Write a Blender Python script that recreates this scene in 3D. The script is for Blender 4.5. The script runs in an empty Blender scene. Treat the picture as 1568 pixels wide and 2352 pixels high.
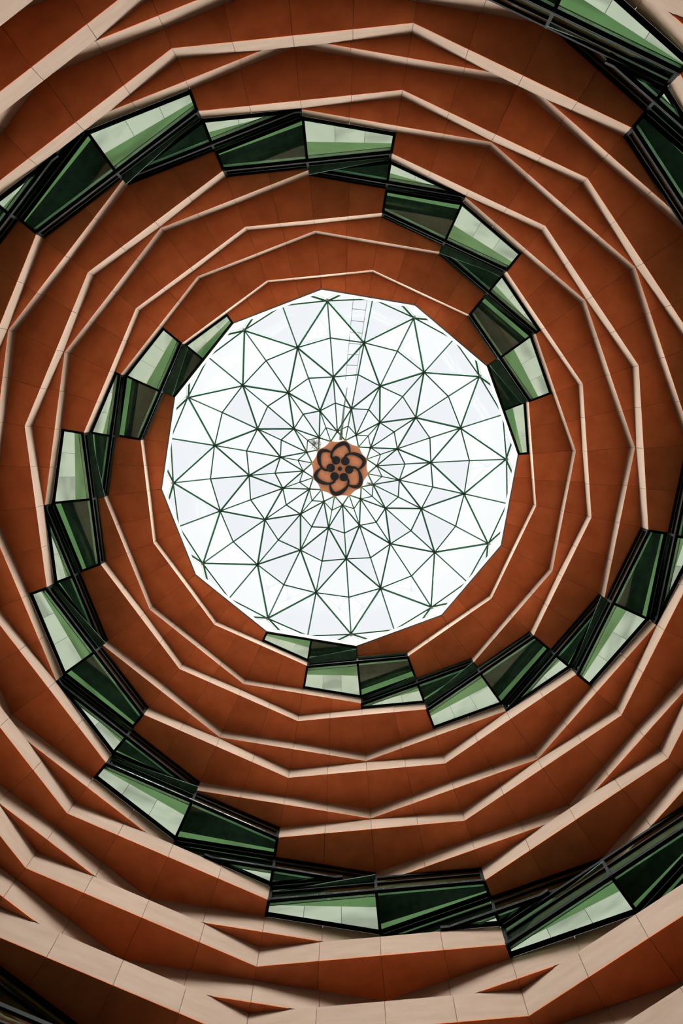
import bpy, bmesh, math, random
from mathutils import Vector, Matrix
random.seed(7)
D = bpy.data
C = bpy.context.scene.collection
sc = bpy.context.scene
rad = math.radians

# ---------------------------------------------------------------- camera
# The hall's axis is the world Z axis; the camera stands a little off it and looks almost straight up.
CAM = Vector((-0.308, 1.597, 0.0))
RIGHT = Vector((-0.99999, -0.00035, 0.00377))
UP = Vector((0.0, 0.9958, 0.09152))
VIEW = Vector((0.00378, -0.09152, 0.9958))
cam = D.cameras.new('camera'); cam.sensor_fit = 'VERTICAL'; cam.sensor_height = 36.0
cam.lens = 1640.0 / 2352.0 * 36.0; cam.clip_end = 500
co = D.objects.new('camera', cam); C.objects.link(co)
m3 = Matrix((RIGHT, UP, -VIEW)).transposed()
co.matrix_world = Matrix.Translation(CAM) @ m3.to_4x4()
sc.camera = co

# ---------------------------------------------------------------- light: a bright overcast sky above the glass dome
w = D.worlds.new('overcast_sky'); sc.world = w; w.use_nodes = True
bg = w.node_tree.nodes['Background']; bg.inputs[0].default_value = (0.97, 0.985, 1.0, 1); bg.inputs[1].default_value = 1.02
# added sun lamps carry the overcast light, brighter than the visible sky, strongest overhead
for nm, en, an in (('sky_lamp', 35.0, 166), ('zenith_sky_lamp', 19.0, 96)):
    sun = D.lights.new(nm, 'SUN'); sun.energy = en; sun.angle = rad(an); sun.color = (1.0, 0.97, 0.93)
    so = D.objects.new(nm, sun); C.objects.link(so); so.location = (0, 0, 70)
sc.view_settings.view_transform = 'Standard'; sc.view_settings.look = 'None'
sc.view_settings.gamma = 1.0; sc.view_settings.use_curve_mapping = False
sc.view_settings.exposure = 0.0

# ---------------------------------------------------------------- materials
def nodes(name):
    m = D.materials.new(name); m.use_nodes = True
    nt = m.node_tree; nt.nodes.clear()
    out = nt.nodes.new('ShaderNodeOutputMaterial')
    return m, nt, out
def ramp(nt, fac, stops):
    r = nt.nodes.new('ShaderNodeValToRGB'); e = r.color_ramp.elements
    while len(e) < len(stops): e.new(0.5)
    for i, (p, c) in enumerate(stops): e[i].position = p; e[i].color = (*c, 1)
    nt.links.new(fac, r.inputs[0]); return r.outputs[0]
def stone(name, dark, mid, light, rough, scale=(0.5, 0.35, 2.2), bump=0.12, var=0.10):
    m, nt, out = nodes(name); L = nt.links.new; N = nt.nodes.new
    b = N('ShaderNodeBsdfPrincipled'); b.inputs['Roughness'].default_value = rough
    b.inputs['Specular IOR Level'].default_value = 0.15
    tc = N('ShaderNodeTexCoord'); mp = N('ShaderNodeMapping'); mp.inputs['Scale'].default_value = scale
    oi = N('ShaderNodeObjectInfo')
    L(tc.outputs['Object'], mp.inputs[0]); 
    off = N('ShaderNodeVectorMath'); off.operation = 'MULTIPLY_ADD'
    L(oi.outputs['Random'], off.inputs[0]); off.inputs[1].default_value = (37, 23, 51); L(mp.outputs[0], off.inputs[2])
    n1 = N('ShaderNodeTexNoise'); n1.inputs['Scale'].default_value = 1.6; n1.inputs['Detail'].default_value = 7; n1.inputs['Roughness'].default_value = 0.62
    L(off.outputs[0], n1.inputs['Vector'])
    col = ramp(nt, n1.outputs[0], [(0.30, dark), (0.50, mid), (0.72, light)])
    hsv = N('ShaderNodeHueSaturation'); mr = N('ShaderNodeMapRange')
    mr.inputs[3].default_value = 1 - var; mr.inputs[4].default_value = 1 + var
    L(oi.outputs['Random'], mr.inputs[0]); L(mr.outputs[0], hsv.inputs['Value']); L(col, hsv.inputs['Color'])
    L(hsv.outputs[0], b.inputs['Base Color'])
    n2 = N('ShaderNodeTexNoise'); n2.inputs['Scale'].default_value = 30; n2.inputs['Detail'].default_value = 5; L(tc.outputs['Object'], n2.inputs['Vector'])
    bp = N('ShaderNodeBump'); bp.inputs['Strength'].default_value = bump; bp.inputs['Distance'].default_value = 0.01
    L(n2.outputs[0], bp.inputs['Height']); L(bp.outputs[0], b.inputs['Normal']); L(b.outputs[0], out.inputs[0])
    return m
def plain(name, col, rough=0.5, metal=0.0, noise=0.08, spec=0.5):
    m, nt, out = nodes(name); L = nt.links.new; N = nt.nodes.new
    b = N('ShaderNodeBsdfPrincipled'); b.inputs['Roughness'].default_value = rough; b.inputs['Metallic'].default_value = metal; b.inputs['Specular IOR Level'].default_value = spec
    tc = N('ShaderNodeTexCoord'); n1 = N('ShaderNodeTexNoise'); n1.inputs['Scale'].default_value = 3; n1.inputs['Detail'].default_value = 4
    L(tc.outputs['Object'], n1.inputs['Vector'])
    L(ramp(nt, n1.outputs[0], [(0.3, tuple(c * (1 - noise) for c in col)), (0.7, tuple(c * (1 + noise) for c in col))]), b.inputs['Base Color'])
    L(b.outputs[0], out.inputs[0]); return m
def glass(name, tint, gloss=0.06, streak=0.0):
    m, nt, out = nodes(name); L = nt.links.new; N = nt.nodes.new
    t = N('ShaderNodeBsdfTransparent'); g = N('ShaderNodeBsdfGlossy'); g.inputs['Roughness'].default_value = 0.03
    g.inputs['Color'].default_value = (0.80, 0.95, 0.85, 1)
    fr = N('ShaderNodeLayerWeight'); fr.inputs[0].default_value = 0.5
    mx = N('ShaderNodeMixShader'); pw = N('ShaderNodeMath'); pw.operation = 'POWER'; pw.inputs[1].default_value = 4.0; ad = N('ShaderNodeMath'); ad.operation = 'ADD'; ad.inputs[1].default_value = gloss; ad.use_clamp = True
    tc = N('ShaderNodeTexCoord'); n1 = N('ShaderNodeTexNoise'); n1.inputs['Scale'].default_value = 0.6; n1.inputs['Detail'].default_value = 3
    L(tc.outputs['Object'], n1.inputs['Vector'])
    L(ramp(nt, n1.outputs[0], [(0.3, tuple(c * (1 - streak) for c in tint)), (0.7, tint)]), t.inputs[0])
    L(fr.outputs['Facing'], pw.inputs[0]); L(pw.outputs[0], ad.inputs[0]); L(ad.outputs[0], mx.inputs[0]); L(t.outputs[0], mx.inputs[1]); L(g.outputs[0], mx.inputs[2])
    L(mx.outputs[0], out.inputs[0]); return m
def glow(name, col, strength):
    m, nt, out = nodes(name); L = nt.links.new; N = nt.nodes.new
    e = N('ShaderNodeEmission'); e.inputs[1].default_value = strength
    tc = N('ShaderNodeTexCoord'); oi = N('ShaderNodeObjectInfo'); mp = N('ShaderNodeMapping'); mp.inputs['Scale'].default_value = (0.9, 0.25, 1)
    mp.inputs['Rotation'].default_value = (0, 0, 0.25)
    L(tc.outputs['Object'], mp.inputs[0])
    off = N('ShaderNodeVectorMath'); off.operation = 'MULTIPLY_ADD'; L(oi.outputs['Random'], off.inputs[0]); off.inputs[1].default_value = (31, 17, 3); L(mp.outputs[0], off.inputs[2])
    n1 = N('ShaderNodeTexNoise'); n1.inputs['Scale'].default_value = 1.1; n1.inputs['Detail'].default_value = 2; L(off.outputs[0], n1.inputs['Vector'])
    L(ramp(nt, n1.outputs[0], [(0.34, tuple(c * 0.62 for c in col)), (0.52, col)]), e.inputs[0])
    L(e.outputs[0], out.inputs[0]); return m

M = {
    'fascia': stone('stone_lit_pale', (0.30, 0.212, 0.152), (0.328, 0.240, 0.180), (0.352, 0.266, 0.207), 0.75, scale=(0.5, 0.35, 1.3), var=0.04),  # same stone as the undersides; paleness of direct light put into its colour
    'soffit': stone('stone_shade_orange', (0.59, 0.156, 0.056), (0.69, 0.197, 0.072), (0.77, 0.242, 0.092), 0.8, scale=(0.6, 0.5, 1), var=0.10),  # same stone as the edges; orange of the shaded undersides put into its colour
    'joint': plain('stone_backing', (0.30, 0.11, 0.045), 0.9),
    'white': plain('white_paint', (0.19, 0.19, 0.187), 0.7, noise=0.03),
    'frame': plain('black_aluminium', (0.0035, 0.0055, 0.0055), 0.6, spec=0.08),
    'steel': plain('green_steel', (0.014, 0.075, 0.038), 0.8, spec=0.1),
    'node': plain('dark_steel', (0.015, 0.018, 0.018), 0.7, spec=0.2),
    'cap': plain('glazing_cap', (0.10, 0.22, 0.18), 0.5),
    'gglass': glass('green_glass', (0.84, 0.92, 0.82), 0.05, 0.06),
    'clear': glass('clear_glass', (0.985, 0.99, 0.99), 0.01),
    'hazy': glass('hazy_glass', (0.945, 0.95, 0.962), 0.01),
    'ceil_glow': glow('ceiling_glow', (0.97, 0.93, 0.88), 0.80),  # ceiling is no lamp; its emission stands in for unseen room lamps
    'green_glow': glow('green_glow_band', (0.42, 0.72, 0.34), 0.40),  # added glowing band that imitates green light behind the glass
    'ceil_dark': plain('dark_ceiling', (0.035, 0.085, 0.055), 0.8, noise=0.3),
    'medal': stone('medallion_terracotta', (0.58, 0.25, 0.135), (0.64, 0.285, 0.16), (0.70, 0.33, 0.19), 0.8, scale=(2, 2, 2), var=0.0),
    'black': plain('black_enamel', (0.010, 0.013, 0.016), 0.5),
    'floor': stone('floor_stone', (0.010, 0.009, 0.008), (0.014, 0.012, 0.011), (0.020, 0.017, 0.015), 0.6, scale=(0.4, 0.4, 1), var=0.0),  # unseen floor, near black so little light bounces up to the undersides
    'dark_wall': plain('near_black_wall', (0.016, 0.014, 0.013), 0.8, spec=0.1),  # for the unseen lower wall, made near black to cut bounce light
    'roof': plain('roof_deck', (0.25, 0.25, 0.25), 0.9),
    'grey': plain('galvanised_steel', (0.07, 0.09, 0.09), 0.7, spec=0.1),
    'twig': plain('dry_twig', (0.06, 0.06, 0.045), 0.9),
}

# ---------------------------------------------------------------- helpers
def link(o, parent=None):
    C.objects.link(o)
    if parent is not None: o.parent = parent
    return o
def tag(o, label, cat, group=None, kind=None):
    if label: o['label'] = label
    if cat: o['category'] = cat
    if group: o['group'] = group
    if kind: o['kind'] = kind
    return o
def empty(name, loc=(0, 0, 0), rz=0.0):
    o = D.objects.new(name, None); o.empty_display_size = 0.3; o.location = loc; o.rotation_euler = (0, 0, rz); return link(o)
def mesh(name, verts, faces, mat):
    me = D.meshes.new(name); me.from_pydata([tuple(v) for v in verts], [], faces); me.materials.append(mat)
    bm = bmesh.new(); bm.from_mesh(me); bmesh.ops.recalc_face_normals(bm, faces=bm.faces); bm.to_mesh(me); bm.free()
    return me
def prism(name, poly, vec, mat):
    """a planar outline swept by vec (a vector, or one per corner)"""
    n = len(poly); vs = [Vector(p) for p in poly]
    vv = vec if isinstance(vec, list) else [Vector(vec)] * n
    verts = vs + [v + d for v, d in zip(vs, vv)]
    faces = [tuple(range(n)), tuple(range(2 * n - 1, n - 1, -1))] + [(i, (i + 1) % n, n + (i + 1) % n, n + i) for i in range(n)]
    return mesh(name, verts, faces, mat)
def obj(name, me, parent=None, rz=0.0, loc=(0, 0, 0)):
    o = D.objects.new(name, me); o.rotation_euler = (0, 0, rz); o.location = loc; return link(o, parent)
def bar_mesh(name, a, b, wid, dep, up, mat):
    a = Vector(a); b = Vector(b); d = (b - a).normalized(); up = Vector(up); s = d.cross(up).normalized(); u = s.cross(d).normalized()
    q = [a + s * wid / 2 + u * dep / 2, a - s * wid / 2 + u * dep / 2, a - s * wid / 2 - u * dep / 2, a + s * wid / 2 - u * dep / 2]
    return prism(name, q, b - a, mat)
def tube_mesh(name, pts, rs, mat, sides=6):
    verts, faces = [], []
    for i, p in enumerate(pts):
        p = Vector(p); d = (Vector(pts[min(i + 1, len(pts) - 1)]) - Vector(pts[max(i - 1, 0)])).normalized()
        s = d.cross(Vector((0.13, 0.31, 0.94))).normalized(); u = s.cross(d)
        r = rs[i] if isinstance(rs, (list, tuple)) else rs
        for k in range(sides):
            t = 2 * math.pi * k / sides; verts.append(p + s * r * math.cos(t) + u * r * math.sin(t))
    for i in range(len(pts) - 1):
        for k in range(sides):
            faces.append((i * sides + k, i * sides + (k + 1) % sides, (i + 1) * sides + (k + 1) % sides, (i + 1) * sides + k))
    faces.append(tuple(range(sides))); faces.append(tuple(range(len(verts) - 1, len(verts) - sides - 1, -1)))
    return mesh(name, verts, faces, mat)

# polar frame: angle a runs anticlockwise as one looks UP, so world x = -R cos a
DPHI = 0.53
C15 = math.cos(rad(15)); T15 = math.tan(rad(15))
def P(R, a, z): t = rad(a + DPHI); return Vector((-R * math.cos(t), R * math.sin(t), z))
def RZ(a): return -rad(a + DPHI)                    # object rotation that turns an edge built round a = 0 to angle a
def Q(r, th, z): return Vector((-r * math.cos(th), r * math.sin(th), z))   # local, th in radians
NR = 16
HT = 1.8
RAD = [11.255, 12.111, 13.731, 14.257, 15.681, 15.926, 17.03, 17.17, 18.19, 17.905, 18.71, 18.163, 18.75, 17.957, 18.55, 17.70, 18.30, 17.40]
LEAN = [0.0, 0.16, 0.18, 0.18, 0.20, 0.20, 0.26, 0.27, 0.31, 0.30, 0.33, 0.305, 0.34, 0.30, 0.34, 0.30, 0.34, 0.30]
ZB = [45.0 - HT * j for j in range(NR + 1)]
AP = [r * C15 for r in RAD]
APT = [AP[j] + LEAN[j] * HT for j in range(NR + 1)]
def phase(j): return 5.0 if j % 2 == 0 else 20.0
def gap_centers(j): return [(20.0 + 15.0 * j + 120.0 * m) % 360 for m in range(3)]
def is_gap(j, ac): return any(abs((ac - g + 180) % 360 - 180) < 1 for g in gap_centers(j))
ORD = ['first', 'second', 'third', 'fourth', 'fifth', 'sixth', 'seventh', 'eighth', 'ninth', 'tenth', 'eleventh', 'twelfth', 'thirteenth', 'fourteenth', 'fifteenth', 'sixteenth', 'seventeenth']

def soffit_poly(j, t1, t2, inset=0.0):
    """outline (r, th) of the ceiling strip of tier j between local angles t1 < t2 of one sign; bounded inside by
    its own edge line and outside by the head of the tier below (whose corner stands at th = 0)"""
    apn = APT[j + 1]
    f = lambda t: AP[j] / math.cos(t)
    g = lambda t: apn / math.cos(rad(15) - abs(t))
    ok1, ok2 = g(t1) > f(t1) + 0.04, g(t2) > f(t2) + 0.04
    if not ok1 and not ok2: return None
    a, b = t1, t2
    if not (ok1 and ok2):
        lo, hi = (t1, t2) if ok1 else (t2, t1)
        for _ in range(40):
            mid = (lo + hi) / 2
            if g(mid) > f(mid) + 0.04: lo = mid
            else: hi = mid
        if ok1: b = lo
        else: a = lo
    return [(f(a), a), (f(b), b), (g(b), b), (g(a), a)]

# ---------------------------------------------------------------- stone tiers
TH = 0.07                                             # slab thickness
for j in range(NR):
    TS = 0.018 if j < 6 else 0.035                    # soffit slab thickness
    z = ZB[j]
    zt = ZB[j - 1] if j else z + 0.7
    root = empty('wall_tier_%d' % (j + 1), (0, 0, z))
    tag(root, ('shade-toned orange stone ceiling ring right under the white skylight rim' if j == 0 else
               'twelve-sided stone tier with lit-toned pale edge and shade-toned orange underside, %s below the skylight rim' % ORD[j - 1]),
        'wall', 'stone tiers of the atrium', 'structure')
    jd = 0.009                                        # half joint
    fm, sm, cm = [], [], []
    quarters = [(-1, -.5), (-.5, 0), (0, .5), (.5, 1)]
    for (q0, q1) in quarters:
        if j:
            x0, x1 = AP[j] + LEAN[j] * (TS + .006), APT[j]; nrm = Vector((1, 0, -LEAN[j])).normalized()      # outward (image-frame x, z)
            a0 = q0 * T15; a1 = q1 * T15
            y = lambda x, a, s: x * a + s * jd
            poly = [(x0, y(x0, a0, 1), TS + .006), (x0, y(x0, a1, -1), TS + .006), (x1, y(x1, a1, -1), HT - 0.005), (x1, y(x1, a0, 1), HT - 0.005)]
            poly = [Vector((-px, py, pz)) for px, py, pz in poly]
            fm.append(prism('fascia_panel', poly, Vector((-nrm.x, 0, nrm.z)) * TH, M['fascia']))
        t0, t1 = math.atan(q0 * T15), math.atan(q1 * T15)
        sp = soffit_poly(j, t0, t1)
        if sp:
            pl = [Q(r, t + (jd / r if k in (0, 3) else -jd / r), 0) for k, (r, t) in enumerate(sp)]
            e = Vector((0 if j else -0.08, 0, 0))                 # hold the slab a little back from the arris
            pl[0] = pl[0] + e; pl[1] = pl[1] + e
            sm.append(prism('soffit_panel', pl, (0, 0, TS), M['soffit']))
    # backing of one edge, a wedge behind the slabs
    x0 = AP[j] + TH + 0.01; x1 = (APT[j] if j else AP[j]) + TH + 0.03; xo = AP[j] + 3.2
    zb = TS + 0.01; zz = zt - z
    sec = [(x0 + LEAN[j] * zb, zb), (x1, zz), (xo, zz), (xo, zb)]
    l = [Vector((-x, -x * T15, h)) for x, h in sec]; r_ = [Vector((-x, x * T15, h)) for x, h in sec]
    cm = prism('backing', l, [b - a for a, b in zip(l, r_)], M['joint'])
    for k in range(12):
        ac = (phase(j) + 15 + 30 * k) % 360
        if is_gap(j, ac): continue
        rz = RZ(ac)
        for me in fm: obj('fascia_panel', me, root, rz)
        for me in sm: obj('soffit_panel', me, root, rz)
        obj('backing', cm, root, rz)

# ---------------------------------------------------------------- glazed bays that climb the tiers in three spirals
def lerp(a, b, t): return a + (b - a) * t
wn = 0
for j in range(NR):
    z = ZB[j]
    fa = AP[j]; fb = APT[j]
    parts = []                                        # (name, mesh)
    F = M['frame']
    def fx(h): return fa + (fb - fa) * h / HT
    rw = 0.15
    if j:
        for (h0, h1) in ((0.0, 0.17), (HT - 0.20, HT - 0.01), (HT * 0.52, HT * 0.52 + 0.10)):
            x0, x1 = fx(h0), fx(h1)
            q = [Vector((-x0, -x0 * T15, h0)), Vector((-x0, x0 * T15, h0)), Vector((-x1, x1 * T15, h1)), Vector((-x1, -x1 * T15, h1))]
            parts.append(('frame_rail', prism('frame_rail', q, Vector((-0.14, 0, 0)), F)))
        for s in (-1, 1):
            xa, xb = fx(0.17) + 0.05, fx(HT - 0.20) + 0.05
            y0, y1 = (0.02, 1) if s > 0 else (-1, -0.02)
            q = [Vector((-xa, xa * T15 * y0, 0.17)), Vector((-xa, xa * T15 * y1, 0.17)), Vector((-xb, xb * T15 * y1, HT - 0.20)), Vector((-xb, xb * T15 * y0, HT - 0.20))]
            parts.append(('pane', prism('pane', q, Vector((-0.03, 0, 0.0)), M['gglass'])))
        xa, xb = fx(0.1) + 0.30, fx(HT - 0.1) + 0.30
        q = [Vector((-xa, -xa * T15, 0.12)), Vector((-xa, xa * T15, 0.12)), Vector((-xb, xb * T15, HT - 0.1)), Vector((-xb, -xb * T15, HT - 0.1))]
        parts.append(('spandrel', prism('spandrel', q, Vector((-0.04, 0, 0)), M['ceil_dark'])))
        for s in (-1, 0, 1):
            ss = s * 0.985
            a = Vector((-fx(0), fx(0) * T15 * ss, 0.0)); b = Vector((-fx(HT - .02), fx(HT - .02) * T15 * ss, HT - 0.02))
            parts.append(('mullion', bar_mesh('mullion', a + Vector((-.07, 0, 0)), b + Vector((-.07, 0, 0)), 0.12, 0.16, (1, 0, 0), F)))
    else:
        q = [Vector((-fa, -fa * T15, 0)), Vector((-fa, fa * T15, 0)), Vector((-fa - .16, (fa + .16) * T15, 0)), Vector((-fa - .16, -(fa + .16) * T15, 0))]
        parts.append(('frame_rail', prism('frame_rail', q, Vector((0, 0, 0.2)), F)))
    # glazed underside: two leaves, radial bars, outer rail, room ceilings seen through it
    for s in (-1, 1):
        t0, t1 = (0.0, rad(15)) if s > 0 else (-rad(15), 0.0)
        sp = soffit_poly(j, t0, t1)
        if not sp: continue
        pl = [Q(r, t, 0) for r, t in sp]
        parts.append(('pane', prism('pane', [p + Vector((0, 0, 0.05)) for p in pl], (0, 0, 0.03), M['gglass'])))
        # rail along the outer side
        o0, o1 = pl[3], pl[2]
        dirn = (o1 - o0).normalized(); nin = Vector((-dirn.y, dirn.x, 0))
        if nin.dot(pl[0] - o0) < 0: nin = -nin
        parts.append(('frame_rail', prism('frame_rail', [o0, o1, o1 + nin * 0.13, o0 + nin * 0.13], (0, 0, 0.14), F)))
        # rail along the inner side
        i0, i1 = pl[0], pl[1]
        parts.append(('frame_rail', prism('frame_rail', [i0, i1, i1 + Vector((-.16, 0, 0)), i0 + Vector((-.16, 0, 0))], (0, 0, 0.12), F)))
        # ceiling of the room above the glass, pale and green parts made to glow
        hc = 1.45 if j else 0.6
        k = 1 + hc / z
        gi = lambda r, t: Q(r * k, t, hc)
        f = lambda t: AP[j] / math.cos(t); g = lambda t: APT[j + 1] / math.cos(rad(15) - abs(t))
        if s < 0:
            a0, a1 = t0, t1
            w0 = 0.0
            n = 3
            for i in range(n):
                u0, u1 = lerp(a0, a1, i / n), lerp(a0, a1, (i + 1) / n)
                poly = [gi(lerp(f(u0), g(u0), 0.42), u0 + .0005), gi(lerp(f(u1), g(u1), 0.42), u1 - .0005), gi(g(u1) + .7, u1 - .0005), gi(g(u0) + .7, u0 + .0005)]
                parts.append(('ceiling_panel', prism('ceiling_panel', poly, (0, 0, 0.04), M['ceil_glow'])))
            poly = [gi(lerp(f(a0), g(a0), .10), a0), gi(lerp(f(a1), g(a1), .10), a1), gi(lerp(f(a1), g(a1), 0.42), a1), gi(lerp(f(a0), g(a0), 0.42), a0)]
            parts.append(('green_glow_band', prism('green_glow_band', poly, (0, 0, 0.04), M['green_glow'])))
            lo_ = -0.3 if j else 0.02
            poly = [gi(lerp(f(a0), g(a0), lo_), a0), gi(lerp(f(a1), g(a1), lo_), a1), gi(lerp(f(a1), g(a1), 0.10), a1), gi(lerp(f(a0), g(a0), 0.10), a0)]
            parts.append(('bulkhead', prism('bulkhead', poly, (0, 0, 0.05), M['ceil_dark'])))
        else:
            a0, a1 = t0, t1
            di = .2 if j else -.05
            poly = [gi(f(a0) - di, a0), gi(f(a1) - di, a1), gi(lerp(f(a1), g(a1), .70), a1), gi(lerp(f(a0), g(a0), .80), a0)]
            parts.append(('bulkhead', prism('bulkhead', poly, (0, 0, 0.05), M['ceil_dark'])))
            poly = [gi(lerp(f(a0), g(a0), .80), a0), gi(lerp(f(a1), g(a1), .70), a1), gi(g(a1) + .7, a1), gi(g(a0) + .7, a0)]
            parts.append(('green_glow_band', prism('green_glow_band', poly, (0, 0, 0.04), M['green_glow'])))
    for s in (-1, 0, 1):
        t = rad(15) * s * 0.992
        a = Q(AP[j] / math.cos(t) + 0.02, t, 0.05)
        ro = APT[j + 1] / math.cos(rad(15) - abs(t))
        if ro < AP[j] / math.cos(t) + 0.1: continue
        b = Q(ro, t, 0.05)
        parts.append(('mullion', bar_mesh('mullion', a, b, 0.13, 0.16, (0, 0, 1), F)))
    # back wall of the room
    xo = AP[j] + 3.1
    q = [Vector((-xo, -xo * T15, 0.1)), Vector((-xo, xo * T15, 0.1)), Vector((-xo, xo * T15, HT)), Vector((-xo, -xo * T15, HT))]
    parts.append(('back_wall', prism('back_wall', q, Vector((-0.1, 0, 0)), M['ceil_dark'])))
    for ac in gap_centers(j):
        wn += 1
        root = empty('window_%d' % wn, (0, 0, z), RZ(ac))
        tag(root, ('green glazed bay with black frames touching the white skylight rim' if j == 0 else
                   'green glazed bay with black frames set into the %s stone tier below the skylight rim' % ORD[j - 1]),
            'window', 'glazed bays of tier %d' % (j + 1), 'structure')
        for n_, me in parts: obj(n_, me, root)

# ---------------------------------------------------------------- rim, roof, lower wall and floor
def annulus(name, ri, ro, z0, z1, ph, mat):
    vs, fs = [], []
    for k in range(12):
        a = ph + 30 * k
        vs += [P(ri, a, z0), P(ro, a, z0), P(ro, a, z1), P(ri, a, z1)]
    for k in range(12):
        i, n = 4 * k, 4 * ((k + 1) % 12)
        for c in range(4): fs.append((i + c, n + c, n + (c + 1) % 4, i + (c + 1) % 4))
    return mesh(name, vs, fs, mat)
o = obj('trim_1', annulus('trim_1', RAD[0] - 0.01, RAD[0] + 0.075, 45.0, 45.72, 5, M['white']))
tag(o, 'white painted twelve-sided rim round the foot of the glass dome', 'trim', None, 'structure')
o = obj('trim_2', annulus('trim_2', 12.55, 30, 45.72, 45.9, 5, M['roof']))  # unseen slab, added so outside light cannot leak in
tag(o, 'unseen grey flat roof deck added around the dome to keep outside light out', 'roof', None, 'structure')
o = obj('wall_lower', annulus('wall_lower', APT[NR] / C15, APT[NR] / C15 + 0.6, -1.6, ZB[NR - 1], phase(NR), M['dark_wall']))  # added in place of further tiers; dark to hold back bounce
tag(o, 'plain unseen wall added below the stone tiers, near black to limit bounce light', 'wall', None, 'structure')
o = obj('wall_outer', annulus('wall_outer', 25, 25.4, -1.6, 45.72, 5, M['joint']))  # unseen shell, added to block outside light behind the rooms
tag(o, 'unseen dark outer shell added behind the rooms to block outside light', 'wall', None, 'structure')
fl = [P(26, 30 * k, -1.75) for k in range(12)]
o = obj('floor', prism('floor', fl, (0, 0, 0.15), M['floor']))
tag(o, 'unseen stone floor of the atrium, near black to limit bounce light', 'floor', None, 'structure')

# ---------------------------------------------------------------- glass dome
LP = -1.5
NODE = [(12.35, 45.78, 1), (10.79, 46.3, 0), (8.695, 49.0, 1), (6.43, 50.6, 0), (4.35, 51.5, 1), (2.68, 52.0, 0), (2.05, 52.05, 1)]   # R, z, phase
def nang(i, k): return (20.0 if NODE[i][2] else 5.0) + 30 * k + LP
def npos(i, k): return P(NODE[i][0], nang(i, k), NODE[i][1])
SPH = Vector((0, 0, 34.0))
def nrm(p): return (p - SPH).normalized()
dome = empty('ceiling', (0, 0, 45.72))
tag(dome, 'shallow glass dome of green steel bars in a twelve-fold star lattice', 'skylight', None, 'structure')
inv = Vector((0, 0, -45.72))
def dpart(name, me): return obj(name, me, dome, 0, inv)
def shift(p, d): return p + nrm(p) * d
CROSS = [None, 392, 297, 217, 149, 98]                # apparent radius of the crossing between rings i-1, i, i+1 (px at 1640)
pane_n = 0
for i in range(1, len(NODE)):
    for k in range(12):
        # main bars from ring i to the two neighbours of ring i-1
        p = npos(i, k)
        for dk in (0, 1):
            kk = (k - dk) % 12 if NODE[i][2] == 0 else (k + dk) % 12
            q = npos(i - 1, kk)
            r = 0.064 if i < 5 else 0.055
            rb = dpart('rib', tube_mesh('rib', [p, q], r, M['steel']))
            if i < 6:
                obj('glazing_cap', tube_mesh('glazing_cap', [shift(p, .30), shift(q, .30)], 0.014, M['cap'], 4), rb)
        if i < 6:
            dpart('node', tube_mesh('node', [shift(p, -.14), shift(p, .05), shift(p, .34)], [0.10, 0.13, 0.06], M['node'], 8))
for i in range(1, 6):
    # diamonds: outer node of ring i-1, two side nodes of ring i, inner node of ring i+1
    for k in range(12):
        po = npos(i - 1, k)
        ko = nang(i - 1, k)
        side = [npos(i, q) for q in range(12) if abs((nang(i, q) - ko + 180) % 360 - 180) < 16]
        pi_ = [npos(i + 1, q) for q in range(12) if abs((nang(i + 1, q) - ko + 180) % 360 - 180) < 2][0]
        zc = NODE[i][1] + 0.05
        c = P(CROSS[i] / 1640.0 * zc, ko, zc)
        for e in side + [pi_, po]:
            if e is po and i == 1: continue
            dpart('glazing_bar', tube_mesh('glazing_bar', [shift(c, .06), shift(e, .06)], 0.050 if i < 5 else 0.042, M['steel'], 5))
        for a in (po, pi_):
            for b in side:
                tri = [shift(x, 0.16) for x in (a, b, c)]
                cen = sum(tri, Vector()) / 3
                tri = [cen + (x - cen) * 0.985 for x in tri]
                dpart('pane', prism('pane', tri, nrm(cen) * 0.02, M['hazy'] if random.random() < 0.33 else M['clear'])); pane_n += 1

# ---------------------------------------------------------------- lotus medallion at the crown
ZM = 51.35
med = empty('lotus_medallion', (0, 0, ZM))
tag(med, 'round terracotta medallion with a black six-petal lotus emblem at the crown of the dome', 'medallion')
pts = []
for k in range(12):
    for s in range(6):
        u = s / 6.0
        a = 20 + LP + 30 * (k + u)
        r = 2.10 * C15 / math.cos(rad(30 * u - 15)) - 0.11 * math.sin(math.pi * u)
        pts.append(P(r, a, 0) )
obj('disc', prism('disc', pts, (0, 0, 0.30), M['medal']), med)
S = 0.00341 * ZM / 51.5
def E_(x, y, z=0): return Vector((-x * S, y * S, z))   # emblem drawn as seen from below, y up
stroke = [(-140, 190, 40), (-172, 240, 44), (-180, 290, 42), (-157, 365, 44), (-100, 440, 62), (-20, 500, 74), (58, 529, 76), (128, 520, 72), (176, 462, 62), (200, 395, 44), (208, 325, 30)]
def catmull(p, n=6):
    out = []
    for i in range(len(p) - 1):
        a, b, c, d = p[max(i - 1, 0)], p[i], p[i + 1], p[min(i + 2, len(p) - 1)]
        for s in range(n):
            t = s / n
            out.append(tuple(0.5 * ((2 * b[q]) + (-a[q] + c[q]) * t + (2 * a[q] - 5 * b[q] + 4 * c[q] - d[q]) * t * t + (-a[q] + 3 * b[q] - 3 * c[q] + d[q]) * t ** 3) for q in range(3)))
    out.append(p[-1]); return out
cl = catmull(stroke)
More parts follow.
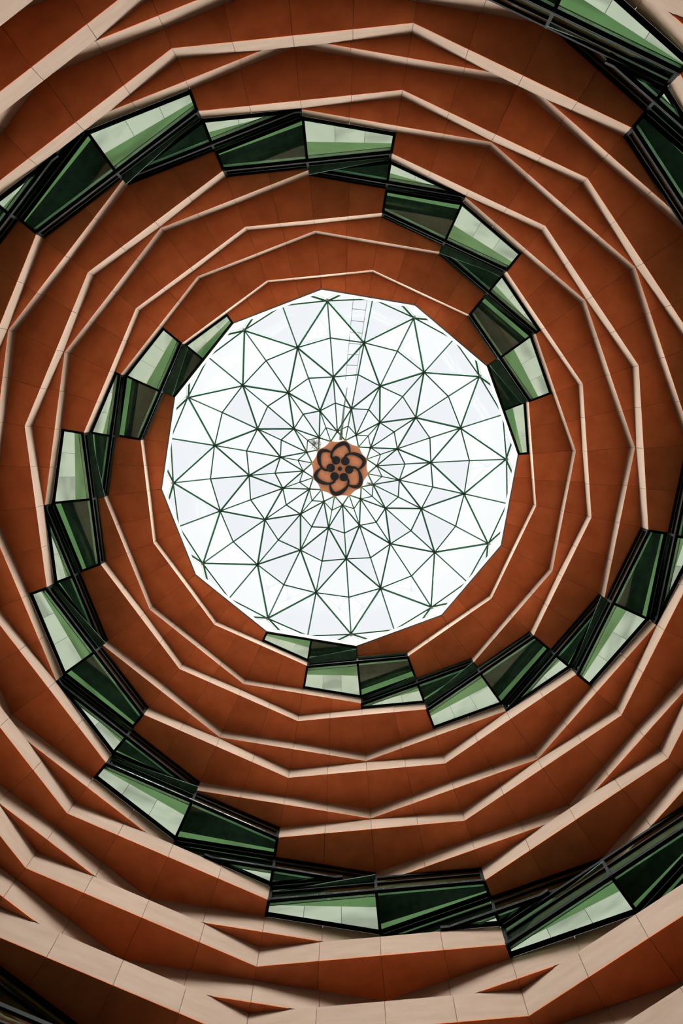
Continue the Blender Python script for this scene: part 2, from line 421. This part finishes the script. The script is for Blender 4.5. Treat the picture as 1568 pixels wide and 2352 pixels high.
def ribbon(name, cl, mat):
    vs, fs = [], []
    for i, (x, y, w_) in enumerate(cl):
        ax, ay, _ = cl[max(i - 1, 0)]; bx, by, _ = cl[min(i + 1, len(cl) - 1)]
        d = Vector((bx - ax, by - ay)).normalized(); n = Vector((-d.y, d.x)) * w_ * 0.56
        vs += [E_(x + n.x, y + n.y, 0), E_(x - n.x, y - n.y, 0), E_(x - n.x, y - n.y, -0.06), E_(x + n.x, y + n.y, -0.06)]
    for i in range(len(cl) - 1):
        for c in range(4): fs.append((4 * i + c, 4 * i + (c + 1) % 4, 4 * i + 4 + (c + 1) % 4, 4 * i + 4 + c))
    fs += [(0, 1, 2, 3), (4 * len(cl) - 1, 4 * len(cl) - 2, 4 * len(cl) - 3, 4 * len(cl) - 4)]
    return mesh(name, vs, fs, mat)
pet = ribbon('petal_outline', cl, M['black'])
blob = [(-82 + 90 * math.cos(t), 178 + 90 * math.sin(t)) for t in [2 * math.pi * k / 20 for k in range(20)]]
bud = prism('bud', [E_(x, y) for x, y in blob], (0, 0, -0.07), M['black'])
for k in range(6):
    po_ = obj('petal_outline', pet, med, rad(60 * k)); obj('bud', bud, po_)
obj('boss', prism('boss', [E_(48 * math.cos(t), 48 * math.sin(t)) for t in [2 * math.pi * k / 18 for k in range(18)]], (0, 0, -0.07), M['black']), med)

# ---------------------------------------------------------------- small things on the roof glass
lad = empty('roof_ladder', Vector((-1.29, 10.99, 47.20))); lo = -lad.location
tag(lad, 'thin steel ladder leaning up the outside of the glass dome', 'ladder')
La, Lb = Vector((-0.90, 11.20, 47.40)), Vector((-0.40, 6.34, 51.60)); Ra, Rb = Vector((-1.80, 11.08, 47.40)), Vector((-1.11, 6.34, 51.60))
for a, b in ((La, Lb), (Ra, Rb)): obj('rail', tube_mesh('rail', [a, b], 0.022, M['grey'], 5), lad, 0, lo)
for s in range(7):
    t = (s + 0.9) / 7.3
    obj('rung', tube_mesh('rung', [La.lerp(Lb, t), Ra.lerp(Rb, t)], 0.022, M['grey'], 5), lad, 0, lo)
ma, mb, mt = Vector((-0.05, 2.01, 52.10)), Vector((-0.30, 4.47, 52.90)), Vector((-0.53, 5.93, 53.40))
mast = obj('lightning_mast', tube_mesh('lightning_mast', [Vector(), mb - ma, mt - ma], [0.13, 0.08, 0.03], M['grey'], 8), None, 0, ma)
tag(mast, 'pale grey tapering lightning mast leaning over the dome crown', 'mast')
for n, (c0, s, lab) in enumerate((((1.84, 1.73, 51.90), 0.42, 'tangled dark bird nest of dry twigs between the bars by the medallion'),
                                        ((-2.23, -1.13, 51.80), 0.26, 'small loose bird nest of a few thin twigs by the medallion edge'))):
    c = Vector(c0)
    nest = empty('bird_nest', c); tag(nest, lab, 'nest', 'bird nests by the medallion')
    for q in range(26 if n == 0 else 14):
        a = [Vector((random.gauss(0, 1), random.gauss(0, 1), random.gauss(0, .4))) * s * 0.55 for _ in range(3)]
        pts3 = [tuple(a[0].lerp(a[1], t).lerp(a[1].lerp(a[2], t), t)) for t in (0, .25, .5, .75, 1)]
        obj('twig', tube_mesh('twig', pts3, 0.013, M['twig'], 4), nest)
